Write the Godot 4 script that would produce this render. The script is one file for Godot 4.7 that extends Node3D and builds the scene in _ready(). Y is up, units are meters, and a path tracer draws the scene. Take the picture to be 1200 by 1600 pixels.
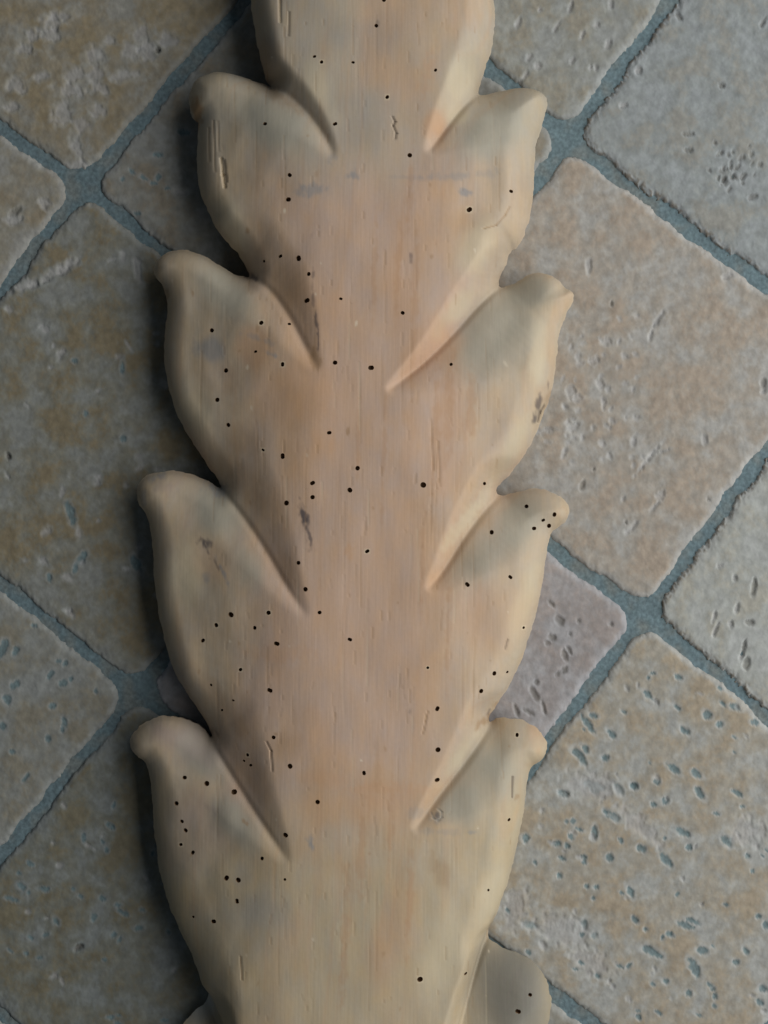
extends Node3D
# A wood-worm-riddled carved garland of stacked leaves lying on tumbled travertine tiles, seen from straight above.
# Drawing unit: u = 0.1812 mm. Plans are laid out in u, x to the right and y towards the viewer's feet, and become metres in put().

const S := 0.0001812              # metres per drawing unit on the floor
const CX := 600.0
const CY := 800.0
const EYE := 0.5                  # camera height
const K := 0.949                  # drawing scale of the carving's upper surface, about 26 mm above the floor
const RIM := 1.026                # the same for its outline, which bulges out at half that height

var low := FastNoiseLite.new()
var mid := FastNoiseLite.new()
var fine := FastNoiseLite.new()
var streak := FastNoiseLite.new()
var cells := FastNoiseLite.new()
var tool := FastNoiseLite.new()
var rng := RandomNumberGenerator.new()

func _ready():
	camera_and_light()
	low.seed = 11; low.frequency = 1.0 / 130.0; low.fractal_octaves = 3
	mid.seed = 23; mid.frequency = 1.0 / 34.0; mid.fractal_octaves = 3
	fine.seed = 37; fine.frequency = 1.0 / 9.0; fine.fractal_octaves = 2
	streak.seed = 51; streak.frequency = 1.0 / 7.0; streak.fractal_octaves = 3
	cells.seed = 77; cells.frequency = 1.0 / 26.0; cells.fractal_type = FastNoiseLite.FRACTAL_NONE
	tool.seed = 91; tool.noise_type = FastNoiseLite.TYPE_CELLULAR; tool.frequency = 1.0 / 60.0; tool.fractal_type = FastNoiseLite.FRACTAL_NONE
	tool.cellular_return_type = FastNoiseLite.RETURN_DISTANCE2
	rng.seed = 4242
	build_floor()
	build_carving()

func camera_and_light():
	var cam := Camera3D.new(); cam.name = "camera"
	cam.position = Vector3(0, EYE, 0)
	cam.rotation_degrees = Vector3(-90, 0, 0)
	cam.fov = rad_to_deg(2.0 * atan(800.0 * S / EYE))
	cam.near = 0.02; cam.far = 50.0
	add_child(cam); cam.current = true
	var env := Environment.new()
	env.background_mode = Environment.BG_COLOR
	env.background_color = Color(0.24, 0.265, 0.285)
	env.tonemap_mode = Environment.TONE_MAPPER_LINEAR
	env.tonemap_exposure = 1.0
	env.sdfgi_enabled = true; env.ssao_enabled = true; env.ssil_enabled = true
	var we := WorldEnvironment.new(); we.name = "world_environment"; we.environment = env
	add_child(we)
	var win := AreaLight3D.new(); win.name = "window_light"
	win.area_size = Vector2(1.0, 0.6)
	win.light_energy = 0.59
	win.light_color = Color(1.0, 0.995, 0.975)
	win.shadow_enabled = true
	win.area_range = 6.0
	win.position = Vector3(0.40, 0.34, -0.05)
	add_child(win)
	win.look_at_from_position(win.position, Vector3(0.0, 0.0, -0.01), Vector3.UP)

# ---------------------------------------------------------------- helpers

func grain_texture(sd: int, freq: float, lo: float, squash: int) -> ImageTexture:
	var n := FastNoiseLite.new(); n.seed = sd; n.frequency = freq; n.fractal_octaves = 4
	var im: Image = n.get_seamless_image(512, 512 / squash)
	im.resize(512, 512, Image.INTERPOLATE_CUBIC)
	im.convert(Image.FORMAT_RGB8)
	im.adjust_bcs(1.0, 1.0, 1.0)
	var top := Image.create(512, 512, false, Image.FORMAT_RGBA8)
	top.fill(Color(1, 1, 1, lo))
	im.convert(Image.FORMAT_RGBA8)
	im.blend_rect(top, Rect2i(0, 0, 512, 512), Vector2i.ZERO)
	return ImageTexture.create_from_image(im)

func bump_texture(sd: int, freq: float, strength: float, squash: int) -> ImageTexture:
	var n := FastNoiseLite.new(); n.seed = sd; n.frequency = freq; n.fractal_octaves = 4
	var im: Image = n.get_seamless_image(512, 512 / squash)
	im.resize(512, 512, Image.INTERPOLATE_CUBIC)
	im.bump_map_to_normal_map(strength)
	return ImageTexture.create_from_image(im)

func material(rough: float, tex: Texture2D, bump: Texture2D, bump_scale: float) -> StandardMaterial3D:
	var m := StandardMaterial3D.new()
	m.vertex_color_use_as_albedo = true
	m.albedo_texture = tex
	m.roughness = rough
	m.metallic_specular = 0.35
	m.normal_enabled = true
	m.normal_texture = bump
	m.normal_scale = bump_scale
	return m

func mesh_of(v: PackedVector3Array, n: PackedVector3Array, c: PackedColorArray, t: PackedVector2Array, ix: PackedInt32Array, mat: Material) -> ArrayMesh:
	var a := []
	a.resize(Mesh.ARRAY_MAX)
	a[Mesh.ARRAY_VERTEX] = v; a[Mesh.ARRAY_NORMAL] = n; a[Mesh.ARRAY_COLOR] = c; a[Mesh.ARRAY_TEX_UV] = t; a[Mesh.ARRAY_INDEX] = ix
	var m := ArrayMesh.new()
	m.add_surface_from_arrays(Mesh.PRIMITIVE_TRIANGLES, a)
	m.surface_set_material(0, mat)
	return m

func add_mesh(called: String, m: Mesh, parent: Node) -> MeshInstance3D:
	var o := MeshInstance3D.new(); o.name = called; o.mesh = m
	o.cast_shadow = GeometryInstance3D.SHADOW_CASTING_SETTING_ON
	parent.add_child(o, true)
	return o

static func ramp(a: float, b: float, x: float) -> float:
	var t := clampf((x - a) / (b - a), 0.0, 1.0)
	return t * t * (3.0 - 2.0 * t)

# ---------------------------------------------------------------- the tiled floor

func corner(i: int, j: int) -> Vector2:
	var known := {Vector2i(0, 0): Vector2(128, 292), Vector2i(1, -1): Vector2(888, 218), Vector2i(2, 0): Vector2(1008, 962), Vector2i(1, 1): Vector2(212, 1082),
		Vector2i(0, -1): Vector2(500, -140), Vector2i(2, -1): Vector2(1322, 540), Vector2i(1, 2): Vector2(-125, 1490), Vector2i(2, 1): Vector2(672, 1402)}
	if known.has(Vector2i(i, j)):
		return known[Vector2i(i, j)]
	return Vector2(125, 300) + Vector2(437, 337) * i + Vector2(-335, 435) * j + Vector2((i * 37 + j * 91) % 13 - 6, (i * 53 + j * 29) % 11 - 5)

# one pit: x, y in plan, half length, half width, turn in degrees, depth, kind (0 filled with grout, 1 whitish hollow, 2 plain dark hole)
func pits_of(i: int, j: int) -> Array:
	var p := []
	if i == 2 and j == 0:
		for q in [[430,95,15,9,20],[550,70,30,15,12],[640,75,17,10,50],[697,68,11,9,20],[815,122,11,9,20],[773,138,8,6,20],[905,298,8,8,0],[620,180,24,10,30],[725,300,12,9,20],[815,340,25,9,50],
			[880,240,24,9,25],[945,95,19,9,55],[1045,275,17,12,50],[408,285,12,9,10],[447,293,9,8,0],[550,240,9,17,0],[292,265,11,10,0],[510,335,9,7,30],[605,337,11,10,40],[430,338,10,6,15],
			[420,405,7,7,0],[685,465,18,8,60],[700,565,12,7,50],[512,585,9,15,0],[548,630,9,9,0],[765,690,28,10,25],[895,590,21,8,15],[920,575,22,7,20],[955,685,15,11,30],[925,750,27,12,62],
			[1117,685,11,7,45],[1080,728,9,9,0],[900,845,10,9,0],[815,800,9,8,0],[715,935,8,6,40],[1170,880,11,7,40],[1180,830,12,11,0],[1195,590,9,11,0],[1165,557,7,6,0],[1105,145,8,5,0],
			[1085,95,15,6,30],[1125,330,8,6,40],[995,830,7,6,0],[1000,855,6,8,0],[680,740,10,7,140],[310,590,18,9,10],[555,445,8,6,0],[520,445,7,6,0],[740,605,6,6,0],[840,628,7,5,30],[490,230,14,5,20]]:
			p.append([700 + q[0] / 2.4, 1200 + q[1] / 2.4, q[2] / 2.4, q[3] / 2.4, q[4], 3.2, 0])
		for q in [[700,630,22,8,42],[945,712,16,10,45],[855,778,17,8,30],[550,793,18,8,45],[1148,743,15,9,10],[1000,752,10,10,0],[520,888,12,8,10],[440,855,18,9,48],[415,885,34,11,48],
			[600,700,10,5,20],[720,540,9,5,0],[830,555,13,6,20],[805,935,24,9,36],[905,960,19,9,36],[640,1010,11,10,0],[735,990,12,8,20],[350,1040,15,9,20],[450,750,32,8,52],[470,715,14,8,20],[1000,600,9,5,30],[1060,680,20,9,20],[820,680,12,6,40]]:
			p.append([750 + q[0] / 2.667, 850 + q[1] / 2.667, q[2] / 2.667, q[3] / 2.667, q[4], 3.2, 0])
		for q in [[925, 1228, 26, 14, 12], [1000, 1290, 30, 9, 40], [880, 1455, 30, 16, 20], [925, 1505, 22, 12, 30], [1170, 1300, 18, 14, 0], [805, 1420, 12, 22, 20]]:
			p.append([q[0], q[1], q[2], q[3], q[4], 1.6, 1])
		for k in 90:
			p.append([rng.randf_range(780, 1230), rng.randf_range(1010, 1640), rng.randf_range(1.6, 4.2), rng.randf_range(1.2, 2.8), rng.randf_range(10, 60), rng.randf_range(1.2, 2.6), 0 if rng.randf() < 0.55 else 1])
	elif i == 1 and j == 1:
		for q in [[115,635,22,12,35],[235,648,20,9,5],[65,705,25,8,15],[300,820,16,12,50],[500,800,12,16,20],[745,858,20,10,0],[550,700,14,9,30],[430,690,12,8,30],[165,910,12,9,0],[245,895,15,9,150],
			[140,992,9,8,0],[660,775,24,8,30],[590,310,18,8,40],[760,760,12,8,20],[640,920,14,8,120],[215,1020,14,6,0]]:
			p.append([q[0] / 3.43, 1200 + q[1] / 3.43, q[2] / 3.43, q[3] / 3.43, q[4], 2.4, 0])
		p.append([124, 1480, 6, 3, 150, 5.0, 2])
		for k in 40:
			p.append([rng.randf_range(0, 280), rng.randf_range(1240, 1640), rng.randf_range(2, 5), rng.randf_range(1.5, 3), rng.randf_range(0, 180), rng.randf_range(1.0, 2.0), 0 if rng.randf() < 0.5 else 1])
	elif i == -1 and j == -1:
		for q in [[240,110,30,28,0],[235,165,28,24,0],[150,170,26,20,120],[665,170,34,30,60],[610,235,24,28,0],[690,240,28,36,20],[790,190,34,22,20],[440,255,28,26,0],[350,350,28,24,0],[330,425,46,22,5],
			[450,340,26,26,0],[590,355,44,16,170],[470,410,28,20,0],[290,535,28,34,20],[380,580,26,26,0],[465,520,24,20,0],[80,400,30,24,0],[60,500,24,14,0],[190,360,20,14,0],[290,75,40,14,0],[120,235,28,14,0],[520,190,18,12,0],
			[360,700,16,40,160],[360,770,34,22,0]]:
			p.append([q[0] / 3.0, q[1] / 3.0, q[2] / 3.0, q[3] / 3.0, q[4], 1.7, 1])
		p.append([247, 79, 3, 2.5, 0, 5.0, 2])
	elif i == 0 and j == -1:
		for q in [[865,620,22,9,8],[735,725,19,9,5],[620,805,12,6,40],[670,830,16,8,30],[740,830,10,12,0],[785,883,10,6,5],[575,840,8,8,0],[645,1000,14,6,0],[720,860,12,6,0]]:
			p.append([q[0] / 3.0, q[1] / 3.0, q[2] / 3.0, q[3] / 3.0, q[4], 2.0, 0])
		p.append([283, 300, 10, 4, 5, 1.6, 1])
	elif i == 0 and j == 0:
		for q in [[470,125,14,12,0],[765,165,12,30,0],[440,1075,18,48,165],[510,1360,16,34,30],[470,1420,10,22,20],[850,1390,18,40,150],[535,455,10,14,0],[770,610,16,14,0],[310,1480,12,18,0]]:
			p.append([q[0] / 4.0, 533 + q[1] / 4.0, q[2] / 4.0, q[3] / 4.0, q[4], 2.0, 0])
		p.append([13, 712, 3.2, 2.4, 60, 5.0, 2])
		for k in 40:
			p.append([rng.randf_range(0, 260), rng.randf_range(380, 960), rng.randf_range(2, 7), rng.randf_range(1.5, 4), rng.randf_range(0, 180), rng.randf_range(0.8, 1.8), 1])
		for q in [[80, 430, 26, 5, 150], [45, 445, 20, 5, 165], [105, 415, 14, 6, 140], [215, 420, 4, 16, 170]]:
			p.append([q[0], q[1], q[2], q[3], q[4], 2.0, 1])
	elif i == 1 and j == -2:
		for q in [[865,625,14,6,5],[1140,820,15,10,160],[600,440,10,8,0],[660,290,9,14,0],[1010,355,9,7,0],[830,70,8,12,150],[1180,90,6,18,30],[870,560,16,6,0]]:
			p.append([750 + q[0] / 2.667, q[1] / 2.667, q[2] / 2.667, q[3] / 2.667, q[4], 3.0, 2 if q[0] > 800 else 1])
		for k in 34:
			p.append([1143 + rng.randfn(0, 20), 262 + rng.randfn(0, 17), rng.randf_range(2.0, 4.5), rng.randf_range(1.4, 2.4), rng.randf_range(90, 150), 2.0, 2])
	elif i == 0 and j == -2:
		for q in [[325,100,22,6,125],[530,185,14,8,130],[205,240,12,8,130],[190,315,24,5,130],[240,275,10,8,0],[430,140,14,6,120],[160,95,16,6,115],[385,250,12,6,120],[375,30,14,6,110],[460,285,6,6,0],[485,282,6,8,0],[490,105,10,10,0],[250,40,6,8,0],[545,20,6,12,0]]:
			p.append([750 + q[0] / 2.667, q[1] / 2.667, q[2] / 2.667, q[3] / 2.667, q[4], 2.6, 1])
	elif i == 2 and j == -1:
		for q in [[1140,180,8,24,10],[975,300,5,16,20],[1100,430,5,26,15],[1110,500,10,18,10],[1120,325,14,8,0],[1045,335,6,10,0],[1005,90,14,5,160],[985,350,5,20,25],[1060,140,6,10,0],[1070,265,6,14,20],[1090,470,5,14,20]]:
			p.append([750 + q[0] / 2.667, 850 + q[1] / 2.667, q[2] / 2.667, q[3] / 2.667, q[4], 3.2, 2 if q[0] > 1090 else 1])
	elif i == 1 and j == 0:
		for q in [[300,390,14,8,20],[280,410,8,8,0],[355,465,8,18,165],[350,525,14,8,130],[235,580,10,8,0],[228,625,9,22,155],[265,680,5,24,165],[330,320,12,16,150],[150,690,6,18,160],[325,540,12,6,140],[545,335,6,5,0],[375,375,5,5,0],[200,700,22,5,25],[410,320,6,6,0],[300,250,6,16,140],[370,440,5,14,150]]:
			p.append([750 + q[0] / 2.667, 850 + q[1] / 2.667, q[2] / 2.667, q[3] / 2.667, q[4], 2.6, 2])
	elif i == 1 and j == -1:
		for q in [[330,1075,9,16,10,2],[440,400,20,12,160,1],[385,490,14,14,0,1],[410,595,14,16,0,1],[285,800,22,12,170,1],[570,870,9,20,20,1],[700,1125,14,14,0,1],[665,1180,22,6,130,1],[560,1275,24,8,140,1],[535,1250,6,6,0,2],[690,290,34,6,125,1],
			[650,370,14,6,110,1],[640,950,60,5,130,1],[710,915,30,4,160,1],[520,1140,12,6,120,1],[465,225,6,9,0,2],[385,1000,5,5,0,2],[1010,100,20,12,150,1],[275,640,12,20,0,1],[310,670,14,12,0,1],[430,690,8,18,0,1],[360,50,9,22,10,1],[1180,600,10,20,0,2],[1185,630,12,6,150,1],[920,1140,6,5,0,2],[160,820,36,8,170,1],[900,860,9,14,0,1]]:
			p.append([800 + q[0] / 3.0, 400 + q[1] / 3.0, q[2] / 3.0, q[3] / 3.0, q[4], 2.4, q[5]])
		for k in 50:
			p.append([rng.randf_range(850, 1010), rng.randf_range(490, 730), rng.randf_range(1.5, 4), rng.randf_range(1.5, 3.5), rng.randf_range(0, 180), rng.randf_range(1.0, 1.8), 1])
	elif i == 0 and j == 1:
		for q in [[20,320,20,36,20],[95,340,14,22,30],[365,400,16,8,170],[410,410,12,14,30],[315,490,12,22,30],[400,535,22,16,150],[440,515,10,14,40],[95,550,16,22,50],[45,640,20,24,0],[600,585,9,12,0],[330,680,16,12,0],[20,805,18,18,0],[400,785,12,24,0],[390,835,10,14,0],[300,890,12,18,0],[75,965,14,10,0],[220,180,16,8,20],[160,1130,10,24,40]]:
			p.append([q[0] / 4.0, 933 + q[1] / 4.0, q[2] / 4.0, q[3] / 4.0, q[4], 2.2, 0])
	elif i == -1 and j == 0:
		p.append([24, 331, 8, 3.5, 150, 3.0, 2])
		p.append([70, 318, 7, 5, 60, 2.5, 1])
		p.append([22, 345, 9, 5, 0, 2.0, 1])
	return p

func tile_tones(i: int, j: int) -> Array:    # ground tone, blotch tone, pale tone (linear)
	var t := {
		Vector2i(0, 0): [Color(0.25, 0.235, 0.185), Color(0.25, 0.195, 0.115), Color(0.29, 0.29, 0.265)],
		Vector2i(-1, -1): [Color(0.335, 0.285, 0.205), Color(0.325, 0.255, 0.155), Color(0.36, 0.345, 0.30)],
		Vector2i(-1, 0): [Color(0.32, 0.285, 0.22), Color(0.305, 0.245, 0.165), Color(0.36, 0.345, 0.31)],
		Vector2i(0, -1): [Color(0.27, 0.255, 0.215), Color(0.265, 0.22, 0.16), Color(0.31, 0.305, 0.28)],
		Vector2i(0, 1): [Color(0.29, 0.28, 0.24), Color(0.275, 0.24, 0.175), Color(0.32, 0.32, 0.295)],
		Vector2i(1, 1): [Color(0.215, 0.21, 0.17), Color(0.21, 0.175, 0.11), Color(0.265, 0.275, 0.26)],
		Vector2i(0, -2): [Color(0.335, 0.325, 0.28), Color(0.33, 0.29, 0.22), Color(0.36, 0.36, 0.335)],
		Vector2i(1, -2): [Color(0.325, 0.335, 0.315), Color(0.33, 0.31, 0.265), Color(0.36, 0.37, 0.36)],
		Vector2i(1, -1): [Color(0.385, 0.335, 0.275), Color(0.385, 0.305, 0.23), Color(0.41, 0.39, 0.355)],
		Vector2i(1, 0): [Color(0.345, 0.31, 0.292), Color(0.345, 0.29, 0.258), Color(0.37, 0.355, 0.35)],
		Vector2i(2, 0): [Color(0.37, 0.33, 0.265), Color(0.37, 0.295, 0.205), Color(0.395, 0.39, 0.36)],
		Vector2i(2, -1): [Color(0.385, 0.38, 0.34), Color(0.38, 0.35, 0.285), Color(0.415, 0.41, 0.38)],
	}
	var tones: Array = t.get(Vector2i(i, j), [Color(0.30, 0.275, 0.225), Color(0.29, 0.235, 0.17), Color(0.34, 0.335, 0.305)])
	var dull: float = 0.9 if j == -2 or (i == -1 and j == -1) else 1.0
	for k in 3:
		var q: Color = tones[k]
		tones[k] = Color(q.r * 0.88 * dull, q.g * 0.925 * dull, q.b * 1.0 * dull)
	return tones

func build_floor():
	var floor_node := Node3D.new(); floor_node.name = "floor"
	add_child(floor_node)
	floor_node.set_meta("kind", "structure")
	floor_node.set_meta("label", "tumbled travertine floor tiles laid diagonally with blue grey grout joints")
	var tile_mat := material(0.72, grain_texture(5, 0.035, 0.84, 1), bump_texture(6, 0.05, 3.0, 1), 0.22)
	var grout_mat := material(0.9, grain_texture(8, 0.09, 0.75, 1), bump_texture(9, 0.09, 5.0, 1), 0.16)
	grout_sheet(grout_mat, floor_node)
	for i in range(-3, 6):
		for j in range(-4, 5):
			var c := (corner(i, j) + corner(i + 1, j) + corner(i, j + 1) + corner(i + 1, j + 1)) * 0.25
			var near := absf(c.x - 600) < 960 and absf(c.y - 800) < 1160
			make_tile(i, j, 2.6 if near else 16.0, tile_mat, floor_node)

func grout_sheet(mat: Material, parent: Node):
	var xs := PackedFloat32Array(); var ys := PackedFloat32Array()
	var x := -4000.0
	while x < 5200.0:
		xs.append(x); x += 4.0 if x > -40.0 and x < 1240.0 else 100.0
	var y := -4000.0
	while y < 5600.0:
		ys.append(y); y += 4.0 if y > -40.0 and y < 1640.0 else 100.0
	var w := xs.size(); var hh := ys.size()
	var v := PackedVector3Array(); var c := PackedColorArray(); var t := PackedVector2Array(); var nn := PackedVector3Array(); var ix := PackedInt32Array()
	v.resize(w * hh); c.resize(w * hh); t.resize(w * hh); nn.resize(w * hh)
	var hs := PackedFloat32Array(); hs.resize(w * hh)
	for b in hh:
		for a in w:
			var k := b * w + a
			var m := mid.get_noise_2d(xs[a] + 900, ys[b])
			var f := fine.get_noise_2d(xs[a] * 1.6, ys[b] * 1.6 + 500)
			hs[k] = -5.4 + 1.0 * m + 0.15 * f
			v[k] = Vector3((xs[a] - CX) * S, hs[k] * S, (ys[b] - CY) * S)
			var g := 1.0 + 0.12 * m + 0.09 * f
			c[k] = Color(0.150 * g, 0.212 * g, 0.240 * g).lerp(Color(0.215, 0.225, 0.21), clampf(0.05 + low.get_noise_2d(xs[a] * 2.2, ys[b] * 2.2) * 1.1, 0, 0.6))
			t[k] = Vector2(xs[a], ys[b]) / 420.0
	for b in hh:
		for a in w:
			var k := b * w + a
			var dx := (hs[k + 1] - hs[k - 1]) / (xs[a + 1] - xs[a - 1]) if a > 0 and a < w - 1 else 0.0
			var dy := (hs[k + w] - hs[k - w]) / (ys[b + 1] - ys[b - 1]) if b > 0 and b < hh - 1 else 0.0
			nn[k] = Vector3(-dx, 1, -dy).normalized()
			if a < w - 1 and b < hh - 1:
				ix.append_array([k, k + 1, k + w + 1, k, k + w + 1, k + w])
	add_mesh("grout", mesh_of(v, nn, c, t, ix, mat), parent)

func make_tile(i: int, j: int, step: float, mat: Material, parent: Node):
	var q: Array[Vector2] = [corner(i, j), corner(i + 1, j), corner(i + 1, j + 1), corner(i, j + 1)]
	var cen := (q[0] + q[1] + q[2] + q[3]) * 0.25
	var ua := ((q[1] - q[0]) + (q[2] - q[3])).normalized()
	var va := Vector2(-ua.y, ua.x)
	var ed := []          # inward normal, offset, of the four edges
	for e in 4:
		var d := (q[(e + 1) % 4] - q[e]).normalized()
		var n := Vector2(-d.y, d.x)
		ed.append([n, n.dot(q[e])])
	var side := int(620.0 / step) + 1
	var half := (side - 1) * step * 0.5
	var wide := step < 5.0
	var total := side * side
	var h := PackedFloat32Array(); var sd := PackedFloat32Array(); var c := PackedColorArray(); var pos := PackedVector2Array()
	h.resize(total); sd.resize(total); c.resize(total); pos.resize(total)
	var tones := tile_tones(i, j)
	var ox := 700.0 * i + 130.0; var oy := 900.0 * j - 70.0
	var gap := 8.0 + (i * 7 + j * 5 + 40) % 4
	var rag := 1.0
	var brown := 0.0
	if (i == 1 and j == -2) or (i == 2 and j == -1):
		brown = 0.9; rag = 1.2
	for b in side:
		for a in side:
			var k := b * side + a
			var la := a * step - half; var lb := b * step - half
			var p := cen + ua * la + va * lb
			pos[k] = p
			if wide and (p.x < -60 or p.x > 1260 or p.y < -60 or p.y > 1660):
				if (a % 4 != 0 or b % 4 != 0):
					pass
			var d0: float = ed[0][0].dot(p) - ed[0][1]; var d1: float = ed[1][0].dot(p) - ed[1][1]
			var d2: float = ed[2][0].dot(p) - ed[2][1]; var d3: float = ed[3][0].dot(p) - ed[3][1]
			var da := minf(d0, d2) - gap; var db := minf(d1, d3) - gap
			var r := 34.0
			var s := minf(da, db)
			if da < r and db < r:
				s = r - Vector2(r - da, r - db).length()
			var nm := mid.get_noise_2d(p.x + ox, p.y + oy)
			var nf := fine.get_noise_2d(p.x + ox, p.y + oy)
			var nl := low.get_noise_2d(p.x * 1.1 + ox, p.y * 1.1 + oy)
			if s < 60.0:
				s += (6.0 * nl + 2.6 * nm + (3.4 if brown > 0.0 else 1.8) * nf) * rag
			sd[k] = s
			var z := 1.6 * nl + 0.7 * nm + 0.18 * nf
			var er := 15.0
			if s < er:
				var qd := clampf(1.0 - s / er, 0.0, 1.0)
				z -= (1.0 - sqrt(maxf(0.0, 1.0 - qd * qd))) * 6.0
				if s < 0.0:
					z += s * 2.2
			h[k] = z
			var m2 := mid.get_noise_2d(p.x * 0.62 - ox, p.y * 0.62 + oy + 3000)
			var col: Color = tones[0]
			col = col.lerp(tones[1], ramp(-0.1, 0.5, 0.6 * m2 + 0.3 * nf + 0.7 * nl) * 0.9)
			col = col.lerp(tones[2], ramp(-0.05, 0.5, -0.6 * m2 + 0.22 * nf - 0.6 * nl) * 0.75)
			col *= 1.0 + 0.05 * nf + 0.05 * nl
			if s < 12.0:
				col = col.lerp(tones[2] * 1.06, ramp(12.0, 4.0, s) * 0.7)
				if brown > 0.0:
					col = col.lerp(Color(0.13, 0.10, 0.07), brown * ramp(0.0, 0.3, nf + 0.3 * m2) * ramp(13.0, 5.0, s) * 0.8)
			c[k] = col
	# pits, cut into the surface
	if wide:
		for pt in pits_of(i, j):
			var pc: Vector2 = Vector2(pt[0], pt[1]) - cen
			var lc := Vector2(pc.dot(ua), pc.dot(va))
			var reach: float = maxf(pt[2], pt[3]) * 1.9 + 5.0
			var an := deg_to_rad(pt[4])
			var ax := Vector2(cos(an), sin(an)); var ay := Vector2(-ax.y, ax.x)
			var a0 := clampi(int((lc.x - reach + half) / step), 0, side - 1); var a1 := clampi(int((lc.x + reach + half) / step) + 1, 0, side - 1)
			var b0 := clampi(int((lc.y - reach + half) / step), 0, side - 1); var b1 := clampi(int((lc.y + reach + half) / step) + 1, 0, side - 1)
			var kind: int = pt[6]
			for b in range(b0, b1 + 1):
				for a in range(a0, a1 + 1):
					var k := b * side + a
					var dp := pos[k] - Vector2(pt[0], pt[1])
					var e := Vector2(dp.dot(ax) / pt[2], dp.dot(ay) / pt[3]).length()
					e += 0.65 * fine.get_noise_2d(pos[k].x * 0.5 + 77, pos[k].y * 0.5) * (1.6 if kind == 1 else 1.0)
					e *= 0.67
					var inn := ramp(1.15, 0.7, e)
					var rim := ramp(1.75, 1.15, e) * (1.0 - inn)
					h[k] -= inn * pt[5] * (0.62 if kind == 0 else 0.95)
					if kind == 1:
						h[k] += inn * 0.6 * fine.get_noise_2d(pos[k].x * 1.7, pos[k].y * 1.7)
						c[k] = c[k].lerp(Color(0.37, 0.37, 0.375), inn * 0.65)
						c[k] = c[k].lerp(tones[2] * 1.15, rim * 0.45)
					elif kind == 0:
						c[k] = c[k].lerp(tones[2] * 1.1, rim * 0.6)
						c[k] = c[k].lerp(Color(0.142, 0.198, 0.215) * (1.0 + 0.35 * fine.get_noise_2d(pos[k].x * 2, pos[k].y * 2)), ramp(1.05, 0.8, e) * 0.92)
					else:
						c[k] = c[k].lerp(tones[2] * 1.08, rim * 0.4)
						c[k] = c[k].lerp(Color(0.15, 0.145, 0.135), inn * (0.9 if pt[5] > 4.0 else 0.55))
	# mesh: only what lies within the tile's edge
	var v := PackedVector3Array(); var n := PackedVector3Array(); var t := PackedVector2Array(); var ix := PackedInt32Array(); var vc := PackedColorArray()
	var at := PackedInt32Array(); at.resize(total); at.fill(-1)
	var base := Vector3((cen.x - CX) * S, 0, (cen.y - CY) * S)
	for b in side - 1:
		for a in side - 1:
			var k := b * side + a
			var ks := [k, k + 1, k + side + 1, k + side]
			if maxf(maxf(sd[ks[0]], sd[ks[1]]), maxf(sd[ks[2]], sd[ks[3]])) < -2.0 - (step if not wide else 0.0):
				continue
			var id := [0, 0, 0, 0]
			for e in 4:
				var g: int = ks[e]
				if at[g] < 0:
					at[g] = v.size()
					var ga := g % side; var gb := g / side
					var la := h[mini(ga + 1, side - 1) + gb * side] - h[maxi(ga - 1, 0) + gb * side]
					var lb := h[ga + mini(gb + 1, side - 1) * side] - h[ga + maxi(gb - 1, 0) * side]
					var sl := ua * (la / (2.0 * step)) + va * (lb / (2.0 * step))
					v.append(Vector3((pos[g].x - CX) * S, h[g] * S, (pos[g].y - CY) * S) - base)
					n.append(Vector3(-sl.x, 1, -sl.y).normalized())
					t.append(pos[g] / 380.0)
					vc.append(c[g])
				id[e] = at[g]
			ix.append_array([id[0], id[1], id[2], id[0], id[2], id[3]])
	var o := add_mesh("tile", mesh_of(v, n, vc, t, ix, mat), parent)
	o.position = base

# ---------------------------------------------------------------- the carving

const X0 := 170.0
const Y0 := -150.0
const G := 2.0
const NX := 376
const NY := 965
var hh := PackedFloat32Array()
var inside := PackedFloat32Array()
var tint := PackedColorArray()

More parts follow.
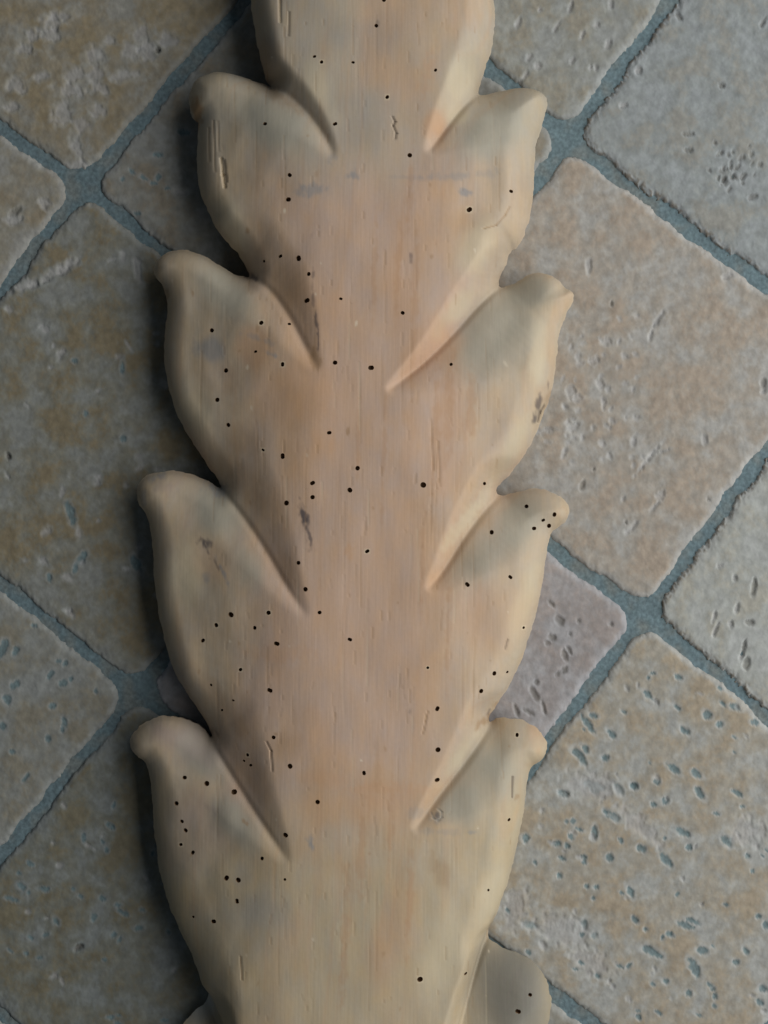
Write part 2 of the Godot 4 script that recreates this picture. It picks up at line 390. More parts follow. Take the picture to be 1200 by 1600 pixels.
func outline() -> PackedVector2Array:
	var left := [388,-130, 391,-60, 391,0, 398,50, 407,93, 413,120, 427,139, 416,133, 383,121, 350,112, 323,114, 305,121, 297,135, 294,155, 295,172, 299,183, 308,187, 309,203, 307,233, 308,277, 313,310, 330,337, 337,357, 357,380, 370,392, 378,405, 387,424, 391,434,
		378,431, 363,427, 337,410, 310,395, 283,388, 262,391, 246,400, 238,415, 240,430, 249,440, 256,452, 260,475, 257,513, 254,550, 257,583, 265,620, 283,663, 307,703, 322,725, 337,747, 346,764,
		336,757, 310,745, 283,737, 257,734, 232,740, 216,751, 210,767, 213,785, 224,799, 231,817, 236,847, 238,893, 241,927, 250,980, 263,1030, 283,1073, 307,1107, 322,1132, 332,1156,
		317,1140, 290,1124, 260,1118, 231,1126, 210,1142, 200,1158, 201,1173, 212,1184, 225,1192, 232,1210, 236,1240, 238,1287, 243,1333, 250,1373, 263,1417, 283,1460, 300,1493, 310,1520, 318,1547, 324,1562,
		316,1582, 300,1592, 288,1606, 278,1620, 272,1636, 276,1650, 290,1680, 300,1740, 302,1766]
	var right := [690,1766, 800,1766, 822,1720, 838,1650, 858,1610, 865,1570, 858,1542, 847,1521, 830,1506, 810,1499, 785,1489, 761,1475, 777,1427, 790,1390, 800,1357, 810,1313, 817,1280, 822,1243, 825,1212, 831,1198, 843,1192, 853,1182, 856,1166, 850,1150, 837,1135, 813,1125, 793,1122, 780,1124, 764,1132,
		767,1118, 777,1100, 797,1070, 813,1037, 827,997, 840,953, 847,920, 852,880, 857,848, 862,832, 872,825, 886,814, 891,797, 884,782, 867,770, 847,763, 823,764, 803,770, 788,776, 775,771,
		782,757, 797,740, 817,717, 833,687, 843,663, 857,627, 865,603, 869,570, 873,530, 877,507, 887,488, 896,470, 898,456, 891,451, 882,449, 875,437, 860,427, 840,424, 820,430, 803,441, 787,448, 779,442,
		788,420, 797,393, 810,385, 822,360, 830,333, 833,307, 834,277, 837,243, 838,222, 844,206, 852,182, 856,162, 852,147, 837,138, 810,136, 777,142, 752,148, 745,143,
		757,113, 765,87, 772,60, 774,27, 772,0, 770,-60, 764,-130]
	var p := PackedVector2Array()
	for k in range(0, left.size(), 2): p.append(Vector2(left[k], left[k + 1]))
	for k in range(0, right.size(), 2): p.append(Vector2(right[k], right[k + 1]))
	# round the corners a little
	var o := PackedVector2Array()
	for k in p.size():
		p[k] = Vector2(CX, CY) + (p[k] - Vector2(CX, CY)) * RIM
	for k in p.size():
		var nx := p[(k + 1) % p.size()]
		o.append(p[k].lerp(nx, 0.25)); o.append(p[k].lerp(nx, 0.75))
	return o

# grooves between the leaves, from the spine outwards: side, points, depth, width above, width below
func grooves() -> Array:
	return [
		[-1, [521,250, 514,226, 490,190, 461,160, 440,146, 416,134], 24.0, 30.0, 80.0],
		[1, [668,242, 693,205, 722,169, 750,144], 44.0, 46.0, 130.0],
		[-1, [498,580, 478,546, 455,500, 430,463, 408,443, 384,429], 23.0, 84.0, 74.0],
		[1, [606,612, 667,563, 710,519, 750,473, 788,441], 62.0, 48.0, 170.0],
		[-1, [480,962, 450,921, 411,853, 377,803, 340,758], 23.0, 94.0, 74.0],
		[1, [668,922, 697,886, 723,843, 753,802, 784,770], 54.0, 50.0, 130.0],
		[-1, [452,1345, 417,1297, 383,1247, 350,1193, 325,1150], 24.0, 96.0, 74.0],
		[1, [646,1296, 688,1243, 717,1207, 743,1170, 770,1128], 52.0, 48.0, 120.0],
		[-1, [440,1766, 380,1700, 345,1645, 320,1585], 66.0, 50.0, 120.0],
		[1, [660,1766, 700,1650, 722,1583, 746,1518, 768,1466], 62.0, 24.0, 130.0],
	]

func rounded(pts: Array) -> Array:           # the same line with its corners cut, twice
	for times in 2:
		var o := [pts[0], pts[1]]
		for s in range(0, pts.size() - 2, 2):
			for f in [0.25, 0.75]:
				o.append(lerpf(pts[s], pts[s + 2], f)); o.append(lerpf(pts[s + 1], pts[s + 3], f))
		o.append(pts[pts.size() - 2]); o.append(pts[pts.size() - 1])
		pts = o
	return pts

func soften(r: int):                          # a rounded tool leaves no knife-edged ridges
	for along in [1, NX]:
		var src := hh.duplicate()
		for gy in range(r, NY - r):
			for gx in range(r, NX - r):
				var k: int = gy * NX + gx
				if inside[k] < -8.0: continue
				var sum := 0.0; var cnt := 0
				for e in range(-r, r + 1):
					var q: int = k + e * along
					if inside[q] >= -8.0:
						sum += src[q]; cnt += 1
				hh[k] = sum / cnt

func tier_line(k: int, x: float) -> float:   # where the leaf pair k begins, as a height in the plan for a place across
	var lines := [[521, 250, 412, 130, 668, 242, 752, 140], [498, 580, 386, 428, 606, 612, 784, 440], [480, 962, 342, 758, 668, 922, 780, 768], [452, 1345, 327, 1150, 646, 1296, 768, 1126], [440, 1766, 318, 1578, 690, 1700, 764, 1468]]
	var l: Array = lines[k]
	if x < 575.0:
		return l[1] + (l[1] - l[3]) / float(l[0] - l[2]) * (x - l[0])
	return l[5] + (l[7] - l[5]) / float(l[6] - l[4]) * (x - l[4])

func axis_at(y: float) -> float:
	return 588.0 - 0.035 * clampf(y, -200, 1800)

func stain_or_shade(x: float, y: float, rx: float, ry: float, turn: float, col: Color, much: float, ragged := 0.7):  # blends a ragged patch of colour, for stains and for painted shade
	var an := deg_to_rad(turn)
	var ax := Vector2(cos(an), sin(an)); var ay := Vector2(-ax.y, ax.x)
	var reach := maxf(rx, ry) * 1.6
	var sc := clampf(10.0 / minf(rx, ry), 0.16, 1.2)
	var fi := 0.7 if minf(rx, ry) < 16.0 else 0.05
	for b in range(maxi(0, int((y - reach - Y0) / G)), mini(NY, int((y + reach - Y0) / G) + 1)):
		for a in range(maxi(0, int((x - reach - X0) / G)), mini(NX, int((x + reach - X0) / G) + 1)):
			var d := Vector2(X0 + a * G - x, Y0 + b * G - y)
			var e := Vector2(d.dot(ax) / rx, d.dot(ay) / ry).length()
			if e > 1.6: continue
			var nz := mid.get_noise_2d((x * 3 + d.x) * sc, (y + d.y) * sc * 0.7) + fi * fine.get_noise_2d((x + d.x) * 0.9, (y + d.y) * 0.5)
			var w := ramp(1.25, 0.25, e + ragged * nz) * much
			if w > 0.0:
				var k := b * NX + a
				tint[k] = tint[k].lerp(col, w)

func scratch(pts: Array, wide: float, deep: float, col: Color, much: float):
	for s in range(0, pts.size() - 2, 2):
		var a := Vector2(pts[s], pts[s + 1]); var b := Vector2(pts[s + 2], pts[s + 3])
		var r := wide + 2.0
		for gy in range(maxi(0, int((minf(a.y, b.y) - r - Y0) / G)), mini(NY, int((maxf(a.y, b.y) + r - Y0) / G) + 2)):
			for gx in range(maxi(0, int((minf(a.x, b.x) - r - X0) / G)), mini(NX, int((maxf(a.x, b.x) + r - X0) / G) + 2)):
				var p := Vector2(X0 + gx * G, Y0 + gy * G)
				var d := p.distance_to(Geometry2D.get_closest_point_to_segment(p, a, b))
				var w := ramp(wide + 0.6, wide * 0.25, d)
				if w > 0.0:
					var k := gy * NX + gx
					hh[k] -= deep * w
					tint[k] = tint[k].lerp(col, much * w)

func shape_carving():
	hh.resize(NX * NY); inside.resize(NX * NY); tint.resize(NX * NY)
	var o := outline()
	# distance to the outline, measured only near it
	var far := 90.0
	inside.fill(far)
	for s in o.size():
		var a := o[s]; var b := o[(s + 1) % o.size()]
		for gy in range(maxi(0, int((minf(a.y, b.y) - far - Y0) / G)), mini(NY, int((maxf(a.y, b.y) + far - Y0) / G) + 2)):
			for gx in range(maxi(0, int((minf(a.x, b.x) - far - X0) / G)), mini(NX, int((maxf(a.x, b.x) + far - X0) / G) + 2)):
				var k := gy * NX + gx
				var p := Vector2(X0 + gx * G, Y0 + gy * G)
				var ab := b - a
				var t := clampf((p - a).dot(ab) / ab.length_squared(), 0.0, 1.0)
				var d := p.distance_to(a + ab * t)
				if d < inside[k]: inside[k] = d
	for gy in NY:
		var y := Y0 + gy * G + 0.013
		var cuts := []
		for s in o.size():
			var a := o[s]; var b := o[(s + 1) % o.size()]
			if (a.y > y) != (b.y > y):
				cuts.append(a.x + (y - a.y) / (b.y - a.y) * (b.x - a.x))
		cuts.sort()
		for gx in NX:
			var x := X0 + gx * G
			var inn := false
			for cx in cuts:
				if cx > x: break
				inn = not inn
			if not inn: inside[gy * NX + gx] *= -1.0
	# cuts of the grooves
	var cut := PackedFloat32Array(); cut.resize(NX * NY)
	var low_cut := PackedFloat32Array(); low_cut.resize(NX * NY)
	for gr in grooves():
		var sg: float = gr[0]
		var pts: Array = gr[1]
		for s in pts.size():
			var out := float(s / 2) / (pts.size() / 2 - 1)
			var mid_of := CX if s % 2 == 0 else CY
			pts[s] = mid_of + (pts[s] - mid_of) * (1.0 + (RIM - 1.0) * out * out)
		pts = rounded(pts)
		var run := [0.0]
		var whole := 0.0
		var lo := Vector2(1e9, 1e9); var hi := Vector2(-1e9, -1e9)
		for s in range(0, pts.size(), 2):
			var p := Vector2(pts[s], pts[s + 1])
			lo = lo.min(p); hi = hi.max(p)
			if s >= 2:
				whole += p.distance_to(Vector2(pts[s - 2], pts[s - 1])); run.append(whole)
		var reach := 180.0
		for gy in range(maxi(0, int((lo.y - reach - Y0) / G)), mini(NY, int((hi.y + reach - Y0) / G))):
			for gx in range(maxi(0, int((lo.x - reach - X0) / G)), mini(NX, int((hi.x + reach - X0) / G))):
				var k := gy * NX + gx
				if inside[k] < -8.0: continue
				var p := Vector2(X0 + gx * G, Y0 + gy * G)
				var best := 1e9; var tt := 0.0; var nn := 0.0
				for s in range(0, pts.size() - 2, 2):
					var a := Vector2(pts[s], pts[s + 1]); var ab := Vector2(pts[s + 2], pts[s + 3]) - a
					var t := clampf((p - a).dot(ab) / ab.length_squared(), 0.0, 1.0)
					var d := p.distance_to(a + ab * t)
					if d < best:
						best = d
						tt = (run[s / 2] + t * (run[s / 2 + 1] - run[s / 2])) / whole
						nn = ab.cross(p - a) * (1.0 if sg < 0 else -1.0)
				var dep: float = gr[2] * pow(tt, 0.75)
				var w := 0.0
				if nn > 0.0:
					var wu: float = 9.0 + gr[3] * tt
					var f := clampf(1.0 - best / wu, 0.0, 1.0)
					w = lerpf(f, f * f * (3.0 - 2.0 * f), (0.35 + 0.6 * tt) if sg < 0 else 0.8)
				else:
					var wl: float = 12.0 + gr[4] * tt
					var f := clampf(1.0 - best / wl, 0.0, 1.0)
					w = f * f * (1.6 - 0.6 * f) if sg < 0 else f * (0.45 + 0.55 * f)
				if best < 8.0:
					dep += (3.5 if sg < 0 else 6.0) * (1.0 - best / 8.0) * ramp(0.0, 0.3, tt)
				cut[k] = maxf(cut[k], dep * w)
	for gy in NY:
		for gx in NX:
			var k := gy * NX + gx
			if inside[k] < -8.0:
				continue
			var x := X0 + gx * G; var y := Y0 + gy * G
			var nm := mid.get_noise_2d(x, y); var nf := fine.get_noise_2d(x, y); var nl := low.get_noise_2d(x, y)
			var d := maxf(inside[k], 0.0)
			inside[k] += 2.6 * nm + 0.7 * nf
			var u := absf(x - axis_at(y)) / 300.0
			var z := 158.0 - 16.0 * u * u - 20.0 * ramp(0.28, 1.1, u)
			z += 4.0 * low.get_noise_2d(x * 0.5 + 50, y * 0.4) + 0.35 * nm * ramp(0.2, 0.8, u)
			z -= cut[k]
			if y > 1440.0:
				z -= 36.0 * ramp(-4.0, 14.0, y - maxf(tier_line(4, x), 1440.0)) * ramp(0.42, 0.68, u)
			z += 1.5 * cells.get_noise_2d(x * 0.4 + 300, y * 0.25) * ramp(0.25, 0.7, u)
			z = maxf(z, 16.0)
			var left := x < axis_at(y)
			if left: z -= 30.0 * ramp(0.2, 1.15, u)
			var r := 38.0 + 30.0 * ramp(1150, 1420, y) if left else 54.0
			if d < r:
				var qd := 1.0 - d / r
				var drop := lerpf(1.0 - sqrt(maxf(0.0, 1.0 - qd * qd)), qd * qd, 0.25)
				z -= maxf(z - minf(66.0 if left else 62.0, z * 0.6), 0.0) * drop
			z += 1.3 * tool.get_noise_2d(x * 0.9 + 0.4 * y, y * 0.45) * ramp(0.2, 0.5, u)
			var st := streak.get_noise_2d((x + 0.6 * z) * 1.5, y * 0.045)
			hh[k] = z
			# the colour of the bare wood
			var big := low.get_noise_2d(x * 0.55 + 900, y * 0.3)
			var col := Color(0.435, 0.312, 0.238)
			col = col.lerp(Color(0.405, 0.345, 0.25), ramp(0.2, 0.95, u + 0.4 * big) * 0.75)
			col = col.lerp(Color(0.385, 0.325, 0.222), ramp(1150, 1400, y + 90 * big) * 0.8)
			col = col.lerp(Color(0.362, 0.322, 0.255), ramp(330, 140, y + 90 * big) * 0.8)
			col = col.lerp(Color(0.45, 0.275, 0.165), ramp(-0.1, 0.5, big) * 0.5 * ramp(0.8, 0.3, u))
			var st2 := streak.get_noise_2d((x + 1.1 * z) * 0.3 + 0.03 * y + 400 + 5.0 * big, y * 0.008)
			col = col.lerp(Color(0.42, 0.26, 0.16), ramp(0.1, 0.6, st2) * 0.2)
			var hue := mid.get_noise_2d(x * 0.8 + 40, y * 0.45) + 0.4 * fine.get_noise_2d(x * 0.6, y * 0.22)
			col = Color(col.r * (1.0 + 0.05 * hue), col.g, col.b * (1.0 - 0.09 * hue)) * (1.0 + 0.04 * st + 0.02 * nf + 0.03 * mid.get_noise_2d(x * 0.5 - 800, y * 0.3))
			tint[k] = col

func mark_carving():
	soften(1)
	soften(1)
	for k in NX * NY:
		if inside[k] >= -8.0:
			hh[k] += 0.06 * streak.get_noise_2d((k % NX) * G * 1.5, (k / NX) * G * 0.045) + 0.05 * fine.get_noise_2d((k % NX) * G, (k / NX) * G * 0.7)
	var grey := Color(0.28, 0.265, 0.235); var blue := Color(0.20, 0.215, 0.235); var orange := Color(0.47, 0.245, 0.115); var brown := Color(0.27, 0.165, 0.085)
	var cream := Color(0.49, 0.425, 0.305); var dark := Color(0.07, 0.06, 0.065); var mauve := Color(0.27, 0.21, 0.20)
	# grey on the leaves' upper faces: dust, with their shade painted in
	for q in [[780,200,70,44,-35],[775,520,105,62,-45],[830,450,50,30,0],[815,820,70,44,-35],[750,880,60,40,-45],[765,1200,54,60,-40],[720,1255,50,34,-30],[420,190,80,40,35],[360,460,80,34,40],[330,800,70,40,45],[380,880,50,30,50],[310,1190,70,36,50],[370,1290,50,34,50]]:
		stain_or_shade(q[0], q[1], q[2], q[3], q[4], Color(0.315, 0.300, 0.25), 0.78, 0.4)
	# pale cream edges and groove slopes
	for q in [[715,130,26,60,25],[720,180,26,20,0],[748,385,34,60,30],[715,480,16,60,42],[840,560,18,70,8],[800,700,24,60,30],[730,810,14,60,38],[820,950,20,80,14],[715,1190,16,50,38],[770,1400,26,80,18],[690,1500,40,80,15],[300,640,40,60,-20],[290,900,30,60,0],[350,330,30,60,-20],[500,140,22,60,-20]]:
		stain_or_shade(q[0], q[1], q[2], q[3], q[4], cream, 0.55, 0.5)
	# warm, orange and pink areas
	for q in [[660,545,70,36,-45,0.4],[700,640,30,120,5,0.35],[400,545,46,34,30,0.5],[450,610,90,60,0,0.35],[620,430,34,100,0,0.35],[640,650,18,120,0,0.3],[700,920,60,30,0,0.25],[680,190,18,26,20,0.55],[668,110,14,34,10,0.35],[520,1215,50,16,6,0.3],[600,1228,60,10,-4,0.35],[655,1232,30,14,0,0.3],[585,1262,50,30,0,0.22],[545,860,10,14,0,0.5],[520,690,8,14,0,0.4],
		[440,1020,60,14,0,0.3],[610,1240,50,22,0,0.3],[340,870,60,40,0,0.3],[770,970,60,60,0,0.25],[560,560,90,160,0,0.18],[600,950,160,160,0,0.16],[840,1150,20,24,0,0.4],[720,740,60,40,-30,0.25]]:
		stain_or_shade(q[0], q[1], q[2], q[3], q[4], Color(0.455, 0.27, 0.155), q[5])
	for q in [[690,1362,16,22,0,0.3],[675,1345,10,16,0,0.22],[450,450,22,70,-32,0.25],[492,560,9,26,-10,0.5],[385,760,20,90,-35,0.3],[440,880,20,60,-35,0.22],[350,1110,18,80,-36,0.32],[395,1210,20,70,-36,0.3],[355,600,16,30,0,0.35],[375,690,26,30,0,0.35],[440,150,40,14,40,0.35],[415,90,26,60,-10,0.35],[410,300,40,70,0,0.2],[305,1420,40,40,0,0.2],
		[590,1190,6,40,0,0.2],[440,1160,30,26,0,0.35],[760,1135,18,10,-20,0.6],[785,1110,8,6,0,0.5],[865,620,10,30,14,0.45],[299,164,12,28,0,0.85],[250,448,8,14,0,0.6],[470,640,60,40,0,0.2],[820,290,30,40,0,0.2],[740,350,40,26,-20,0.2]]:
		stain_or_shade(q[0], q[1], q[2], q[3], q[4], brown, q[5])
	# blue-grey bruises and the black smudges
	for q in [[490,298,26,12,-10,0.55],[552,277,14,9,0,0.6],[728,302,12,6,0,0.6],[640,281,40,5,3,0.22],[700,279,40,7,-2,0.3],[755,272,30,8,-8,0.25],[690,255,60,30,0,0.2],[330,545,26,24,30,0.6],[405,530,26,6,20,0.35],[425,555,12,5,25,0.6],[300,540,8,14,0,0.3],[345,890,4,22,-25,0.6],[320,905,6,10,0,0.4],[486,1314,7,11,-10,0.75],
		[380,1370,20,20,0,0.2],[240,742,22,8,-12,0.6],[215,775,6,16,0,0.4],[735,1300,10,4,0,0.4],[690,1298,40,6,3,0.25],[650,1268,16,10,0,0.25],[682,1275,10,10,0,0.35],[335,765,26,12,20,0.6],[520,250,10,14,0,0.35],[570,190,60,40,0,0.2],[560,60,80,40,0,0.2],[400,1420,50,40,0,0.22],[380,1440,90,50,0,0.2]]:
		stain_or_shade(q[0], q[1], q[2], q[3], q[4], blue, q[5])
	for q in [[255,1150,50,26,20,0.6],[300,1180,60,34,30,0.5],[300,1330,60,60,0,0.3],[300,1260,50,40,0,0.3],[335,1270,20,10,30,0.3],[250,760,20,14,0,0.3]]:
		stain_or_shade(q[0], q[1], q[2], q[3], q[4], mauve, q[5])
	for q in [[474,803,6,18,-14,0.9],[482,830,3,20,-22,0.7],[486,852,6,9,-20,0.7],[489,438,3,16,0,0.7],[494,500,2.5,18,-8,0.7],[498,535,2,16,0,0.7],[490,470,3,10,0,0.5],[317,846,10,9,20,0.8],[322,862,3,12,-20,0.6],[336,882,3,12,-28,0.5],[845,635,6,20,14,0.75],[862,600,3,8,0,0.5],[395,428,4,8,-30,0.7],[768,1118,5,10,20,0.6],[330,1150,10,8,40,0.5],[590,40,3,5,0,0.4],[642,405,3,8,0,0.5],[487,370,3,7,0,0.5],[640,1110,3,8,0,0.3]]:
		stain_or_shade(q[0], q[1], q[2], q[3], q[4], dark, q[5], 0.9)
	# lowest pair: shade painted dark over the right lobe, left tip pale
	stain_or_shade(812, 1570, 90, 110, 0, Color(0.16, 0.155, 0.138), 0.9, 0.3)
	stain_or_shade(683, 1273, 4, 5, 20, dark, 0.6, 0.9)
	stain_or_shade(296, 1596, 34, 40, 0, Color(0.42, 0.43, 0.42), 0.9, 0.3)
	# cracks and splits
	var c := Color(0.07, 0.05, 0.04)
	scratch([613,186, 617,194, 614,200, 619,212, 617,221], 1.3, 1.5, c, 0.7)
	scratch([674,1270, 677,1278, 684,1281, 690,1276, 690,1268, 684,1264], 1.2, 1.0, grey, 0.6)
	scratch([417,1158, 424,1172, 426,1203], 1.1, 1.6, c, 0.6)
	scratch([803,1218, 802,1250], 1.6, 3.0, c, 0.8)
	scratch([452,20, 451,58], 1.2, 1.5, c, 0.6)
	scratch([437,0, 438,35], 2.0, 2.0, Color(0.55, 0.43, 0.28), 0.6)
	scratch([343,242, 346,268, 349,288], 2.6, 3.0, Color(0.58, 0.45, 0.29), 0.7)
	scratch([348,245, 352,280], 1.5, 2.0, c, 0.5)
	scratch([322,190, 323,245], 1.2, 1.3, brown, 0.35)
	scratch([330,180, 333,262], 1.2, 1.3, brown, 0.35)
	scratch([337,182, 339,231], 1.0, 1.2, brown, 0.3)
	scratch([755,358, 775,352, 790,335, 797,322], 1.2, 1.4, brown, 0.6)
	scratch([376,1495, 378,1530], 1.2, 1.4, brown, 0.6)
	scratch([794,1000, 790,1015], 1.6, 2.0, c, 0.5)
	scratch([684,690, 687,760], 1.0, 0.8, brown, 0.5)
	scratch([673,655, 676,735], 1.0, 0.8, brown, 0.45)
	scratch([660,1145, 668,1110], 1.0, 1.0, brown, 0.5)
	scratch([846,655, 850,640, 856,630], 2.5, 6.0, c, 0.7)
	for q in [[585,430,5,90],[622,420,7,70],[648,470,6,110],[680,690,7,120],[702,640,9,100],[735,640,10,70],[660,880,5,90],[560,690,4,60],[700,990,6,80],[610,1290,6,60],[565,1330,8,80],[640,1400,7,90],[540,1450,8,110],[600,700,4,110],[640,300,6,70]]:
		stain_or_shade(q[0], q[1], q[2], q[3], 2, Color(0.37, 0.215, 0.12), 0.36)
	for k in 40:
		stain_or_shade(rng.randf_range(260, 820), rng.randf_range(20, 1580), rng.randf_range(1.5, 4), rng.randf_range(2, 7), rng.randf_range(-20, 20), brown, rng.randf_range(0.25, 0.6), 0.9)
	for k in 26:
		stain_or_shade(rng.randf_range(260, 820), rng.randf_range(20, 1580), rng.randf_range(1.2, 2.5), rng.randf_range(1.5, 5), rng.randf_range(-30, 30), Color(0.62, 0.54, 0.42), rng.randf_range(0.3, 0.8), 0.9)
	for k in 150:
		var hx := rng.randf_range(300, 800); var hy := rng.randf_range(-20, 1560)
		var run := rng.randf_range(35, 130); var sway := rng.randf_range(-2.5, 2.5)
		scratch([hx, hy, hx + sway, hy + run * 0.5, hx + sway * 1.4, hy + run], 0.8, 0.25, brown if rng.randf() < 0.7 else cream, rng.randf_range(0.1, 0.3))
	for k in 260:
		var x := rng.randf_range(340, 790); var y := rng.randf_range(20, 1600)
		var l := rng.randf_range(4, 22)
		scratch([x, y, x + rng.randf_range(-1, 1), y + l], 0.8, 0.4, brown, rng.randf_range(0.12, 0.42))

func worm_holes() -> Array:
	return [492,92,3,503,101,3,600,5,3.5,588,45,3.5,680,114,3,605,156,3.5,552,102,3,524,197,4,414,193,3.5,640,246,4,453,275,4,451,313,4.5,799,298,3.5,733,329,5,438,400,3.5,467,405,5,411,405,2.5,483,430,3.5,480,471,5,533,469,3,629,491,3.5,452,506,3,328,513,4,408,504,4,399,549,3,442,570,4,524,568,4,580,576,5,351,577,4,337,623,4,355,663,4,515,677,4,411,703,3,442,713,5,559,732,4,489,755,4.5,489,777,4,547,766,4.5,448,786,4.5,661,758,5,574,861,4,467,879,3.5,478,920,4,500,956,3.5,420,957,4,360,961,5,336,978,4,398,981,3.5,314,1003,4,433,1005,5,547,998,4,375,1047,3.5,422,1078,5,327,1073,2.5,363,1096,2.5,344,1113,2.5,668,1042,2.5,683,1106,4.5,684,1170,4.5,683,1218,4.5,569,1205,4,428,1151,3.5,454,1195,4.5,386,1181,3,391,1197,3,380,1191,2.5,284,1221,4,320,1229,4.5,364,1241,5,271,1262,4,280,1290,3.5,286,1304,4,278,1327,3.5,298,1338,4,410,1340,3.5,497,1250,4,447,1302,4.5,353,1374,5,372,1376,4.5,370,1409,4.5,332,1444,4.5,298,1441,2.5,446,1371,2.5,656,1527,5,728,1524,3,764,1394,2.5,797,1285,3,812,1155,3.5,798,902,4,730,913,4.5,770,832,4,827,791,3.5,871,804,4,853,813,3.5,863,822,4,838,826,4,759,755,3,773,1053,4,752,1080,4,795,1053,2.5,821,983,2.5,814,1597,5,834,1573,3.5,705,569,3]

func put(x: float, y: float, z: float) -> Vector3:
	return Vector3((x - CX) * S * K, z * S, (y - CY) * S * K)

func part_at(x: float, y: float) -> int:     # 0 the spine, then 2k+1 and 2k+2 the left and right leaf of pair k
	var ax := axis_at(y)
	var tier := -1
	for k in 5:
		if y > tier_line(k, x): tier = k
	if absf(x - ax) < 66.0: return 0
	return 1 + (tier + 1) * 2 + (0 if x < ax else 1)

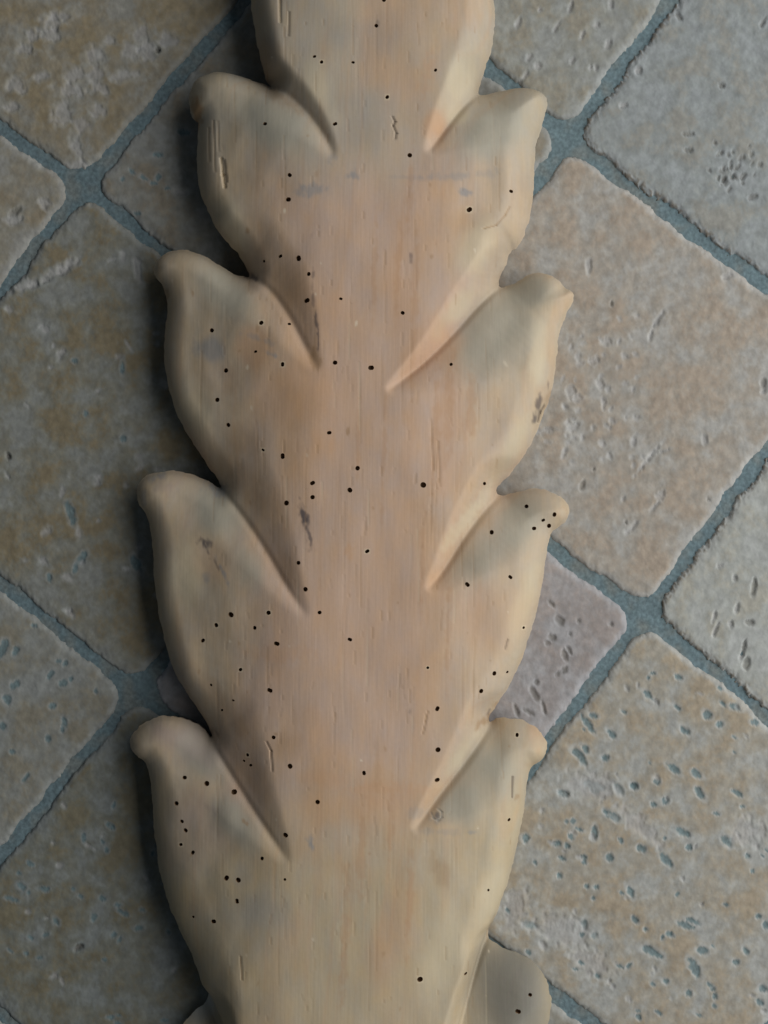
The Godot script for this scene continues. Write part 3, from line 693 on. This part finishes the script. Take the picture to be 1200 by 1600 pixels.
func build_carving():
	shape_carving()
	mark_carving()
	var root := Node3D.new(); root.name = "carved_garland"
	root.set_meta("label", "worm-holed pale wood carving of stacked paired leaves lying on diagonal stone tiles")
	root.set_meta("category", "wood carving")
	add_child(root)
	var mat := material(0.62, grain_texture(15, 0.1, 0.975, 16), bump_texture(16, 0.12, 2.0, 16), 0.07)
	var n := PackedVector3Array(); n.resize(NX * NY)
	var v := PackedVector3Array(); v.resize(NX * NY)
	var t := PackedVector2Array(); t.resize(NX * NY)
	for gy in NY:
		for gx in NX:
			var k := gy * NX + gx
			var x := X0 + gx * G; var y := Y0 + gy * G
			v[k] = put(x, y, hh[k])
			t[k] = Vector2(x, y) / 330.0
			if inside[k] > -8.0 and gx > 0 and gy > 0 and gx < NX - 1 and gy < NY - 1:
				var l := k - 1 if inside[k - 1] > -8.0 else k; var r := k + 1 if inside[k + 1] > -8.0 else k
				var f := k - NX if inside[k - NX] > -8.0 else k; var b := k + NX if inside[k + NX] > -8.0 else k
				n[k] = Vector3(-(hh[r] - hh[l]) / (G * maxf(1, r - l)) / K, 1, -(hh[b] - hh[f]) / (G * maxf(1, (b - f) / NX)) / K).normalized()
			else:
				n[k] = Vector3.UP
	# blocks of cells that worm holes replace
	var gone := PackedByteArray(); gone.resize(NX * NY)
	var bores := []
	var wl: Array = worm_holes()
	for s in range(0, wl.size(), 3):
		var x: float = wl[s]; var y: float = wl[s + 1]; var r: float = wl[s + 2]
		var a0 := int(floor((x - r - 0.7 - X0) / G)); var a1 := int(ceil((x + r + 0.7 - X0) / G))
		var b0 := int(floor((y - r - 0.7 - Y0) / G)); var b1 := int(ceil((y + r + 0.7 - Y0) / G))
		var ok := true
		for b in range(b0, b1 + 1):
			for a in range(a0, a1 + 1):
				if inside[b * NX + a] < 1.0 or (a < a1 and b < b1 and gone[b * NX + a] > 0): ok = false
		if not ok: continue
		for b in range(b0, b1):
			for a in range(a0, a1): gone[b * NX + a] = 1
		bores.append([x, y, r, a0, a1, b0, b1])
	# triangles, sorted into parts
	var ex_v := PackedVector3Array(); var ex_n := PackedVector3Array(); var ex_c := PackedColorArray(); var ex_t := PackedVector2Array()
	var made := {}
	var lists := []
	for p in 13: lists.append(PackedInt32Array())
	var total := NX * NY
	for gy in NY - 1:
		for gx in NX - 1:
			var k := gy * NX + gx
			var ks := [k, k + 1, k + NX + 1, k + NX]
			var cnt := 0
			for e in 4:
				if inside[ks[e]] > 0.0: cnt += 1
			if cnt == 0 or gone[k] > 0: continue
			var part := part_at(X0 + gx * G, Y0 + gy * G)
			if cnt == 4:
				lists[part].append_array([k, k + 1, k + NX + 1, k, k + NX + 1, k + NX])
				continue
			var poly := []
			var rim := []
			for e in 4:
				var a: int = ks[e]; var b: int = ks[(e + 1) % 4]
				if inside[a] > 0.0: poly.append(a)
				if (inside[a] > 0.0) != (inside[b] > 0.0):
					var key := mini(a, b) * 4 + (1 if absi(a - b) == 1 else 2)
					if not made.has(key):
						var f := inside[a] / (inside[a] - inside[b])
						made[key] = total + ex_v.size()
						ex_v.append(v[a].lerp(v[b], f)); ex_n.append((n[a] + n[b]).normalized()); ex_c.append(tint[a] if inside[a] > 0.0 else tint[b]); ex_t.append(t[a].lerp(t[b], f))
					poly.append(made[key])
					rim.append([made[key], inside[a] > 0.0])
			for e in range(1, poly.size() - 1):
				lists[part].append_array([poly[0], poly[e], poly[e + 1]])
			if rim.size() == 2:      # the side of the carving, down to the floor and a little under
				var i0: int = rim[0][0] if rim[0][1] else rim[1][0]      # leaving the inside
				var i1: int = rim[1][0] if rim[0][1] else rim[0][0]
				var ring := []
				for id in [i0, i1]:
					var q: Vector3 = ex_v[id - total]
					var px := q.x / (S * K) + CX; var py := q.z / (S * K) + CY
					var g0 := clampi(int((py - Y0) / G), 1, NY - 2) * NX + clampi(int((px - X0) / G), 1, NX - 2)
					var out := -Vector2(inside[g0 + 1] - inside[g0 - 1], inside[g0 + NX] - inside[g0 - NX]).normalized()
					var o3 := Vector3(out.x, 0, out.y)
					var tn := Vector2(px, py) / 330.0
					var col: Color = ex_c[id - total]
					var set3 := [total + ex_v.size(), total + ex_v.size() + 1, total + ex_v.size() + 2]
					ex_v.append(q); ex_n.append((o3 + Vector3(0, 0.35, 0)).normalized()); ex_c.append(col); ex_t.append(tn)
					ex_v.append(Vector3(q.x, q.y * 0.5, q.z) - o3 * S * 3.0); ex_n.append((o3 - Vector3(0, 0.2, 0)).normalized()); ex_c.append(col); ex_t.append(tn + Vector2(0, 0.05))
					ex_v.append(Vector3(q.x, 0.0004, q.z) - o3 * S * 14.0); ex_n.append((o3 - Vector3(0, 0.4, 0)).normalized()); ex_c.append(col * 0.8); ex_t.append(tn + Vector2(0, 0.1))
					ring.append(set3)
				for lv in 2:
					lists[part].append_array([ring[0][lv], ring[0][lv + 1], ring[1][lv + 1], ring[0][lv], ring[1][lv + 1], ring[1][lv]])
	v.append_array(ex_v); n.append_array(ex_n); tint.append_array(ex_c); t.append_array(ex_t)
	var holders := []
	for p in 13:
		var li: PackedInt32Array = lists[p]
		if li.is_empty():
			holders.append(null); continue
		var to := PackedInt32Array(); to.resize(v.size()); to.fill(-1)
		var pv := PackedVector3Array(); var pn := PackedVector3Array(); var pc := PackedColorArray(); var pt := PackedVector2Array()
		var ix := PackedInt32Array(); ix.resize(li.size())
		for e in li.size():
			var g := li[e]
			if to[g] < 0:
				to[g] = pv.size()
				pv.append(v[g]); pn.append(n[g]); pc.append(tint[g]); pt.append(t[g])
			ix[e] = to[g]
		holders.append(add_mesh("spine" if p == 0 else "carved_leaf", mesh_of(pv, pn, pc, pt, ix, mat), root))
	# worm holes: a patch of surface with a round bore sunk into it
	for bo in bores:
		var a0: int = bo[3]; var a1: int = bo[4]; var b0: int = bo[5]; var b1: int = bo[6]
		var loop := []
		for a in range(a0, a1): loop.append(b0 * NX + a)
		for b in range(b0, b1): loop.append(b * NX + a1)
		for a in range(a1, a0, -1): loop.append(b1 * NX + a)
		for b in range(b1, b0, -1): loop.append(b * NX + a0)
		var m := loop.size()
		var pv := PackedVector3Array(); var pn := PackedVector3Array(); var pc := PackedColorArray(); var pt := PackedVector2Array(); var ix := PackedInt32Array()
		var cen := Vector2(bo[0], bo[1]); var r: float = bo[2] * 0.92
		var up := Vector3.ZERO
		for g in loop: up += n[g]
		up = up.normalized()
		var into := (-Vector3.UP * 0.75 - up * 0.25).normalized()
		var dusty := 0.55 if rng.randf() < 0.12 else 0.0
		var squash := rng.randf_range(0.58, 1.0); var lean := rng.randf() * PI
		for g in loop:
			pv.append(v[g]); pn.append(n[g]); pc.append(tint[g]); pt.append(t[g])
		for ring in 3:
			for g in loop:
				var at: int = g
				var p := Vector2(X0 + (at % NX) * G, Y0 + (at / NX) * G)
				var d := (p - cen).normalized()
				var rr := r * (squash + (1.0 - squash) * absf(cos(d.angle() - lean)))
				var e := cen + d * rr
				var fa := (e.x - X0) / G; var fb := (e.y - Y0) / G
				var k := int(fb) * NX + int(fa)
				var z := lerpf(lerpf(hh[k], hh[k + 1], fa - int(fa)), lerpf(hh[k + NX], hh[k + NX + 1], fa - int(fa)), fb - int(fb))
				var w := put(e.x, e.y, z)
				if ring == 0:
					pv.append(w); pn.append(n[k]); pc.append(tint[k].lerp(Color(0.56, 0.47, 0.34), dusty)); pt.append(e / 330.0)
				else:
					pv.append(w + into * S * (0.25 if ring == 1 else 10.0)); pn.append(Vector3(-d.x, 0.1, -d.y).normalized()); pc.append(Color(0.27, 0.175, 0.105)); pt.append(e / 330.0 + Vector2(0, 0.02 * ring))
		var mid_i := pv.size()
		pv.append(put(cen.x, cen.y, hh[int((cen.y - Y0) / G) * NX + int((cen.x - X0) / G)]) + into * S * 11.0); pn.append(Vector3.UP); pc.append(Color(0.16, 0.10, 0.06)); pt.append(cen / 330.0)
		for ring in 3:
			for e in m:
				var f := (e + 1) % m
				var o0 := ring * m
				ix.append_array([o0 + e, o0 + f, o0 + m + f, o0 + e, o0 + m + f, o0 + m + e])
		for e in m:
			ix.append_array([3 * m + e, 3 * m + (e + 1) % m, mid_i])
		add_mesh("worm_hole", mesh_of(pv, pn, pc, pt, ix, mat), holders[part_at(bo[0], bo[1])])
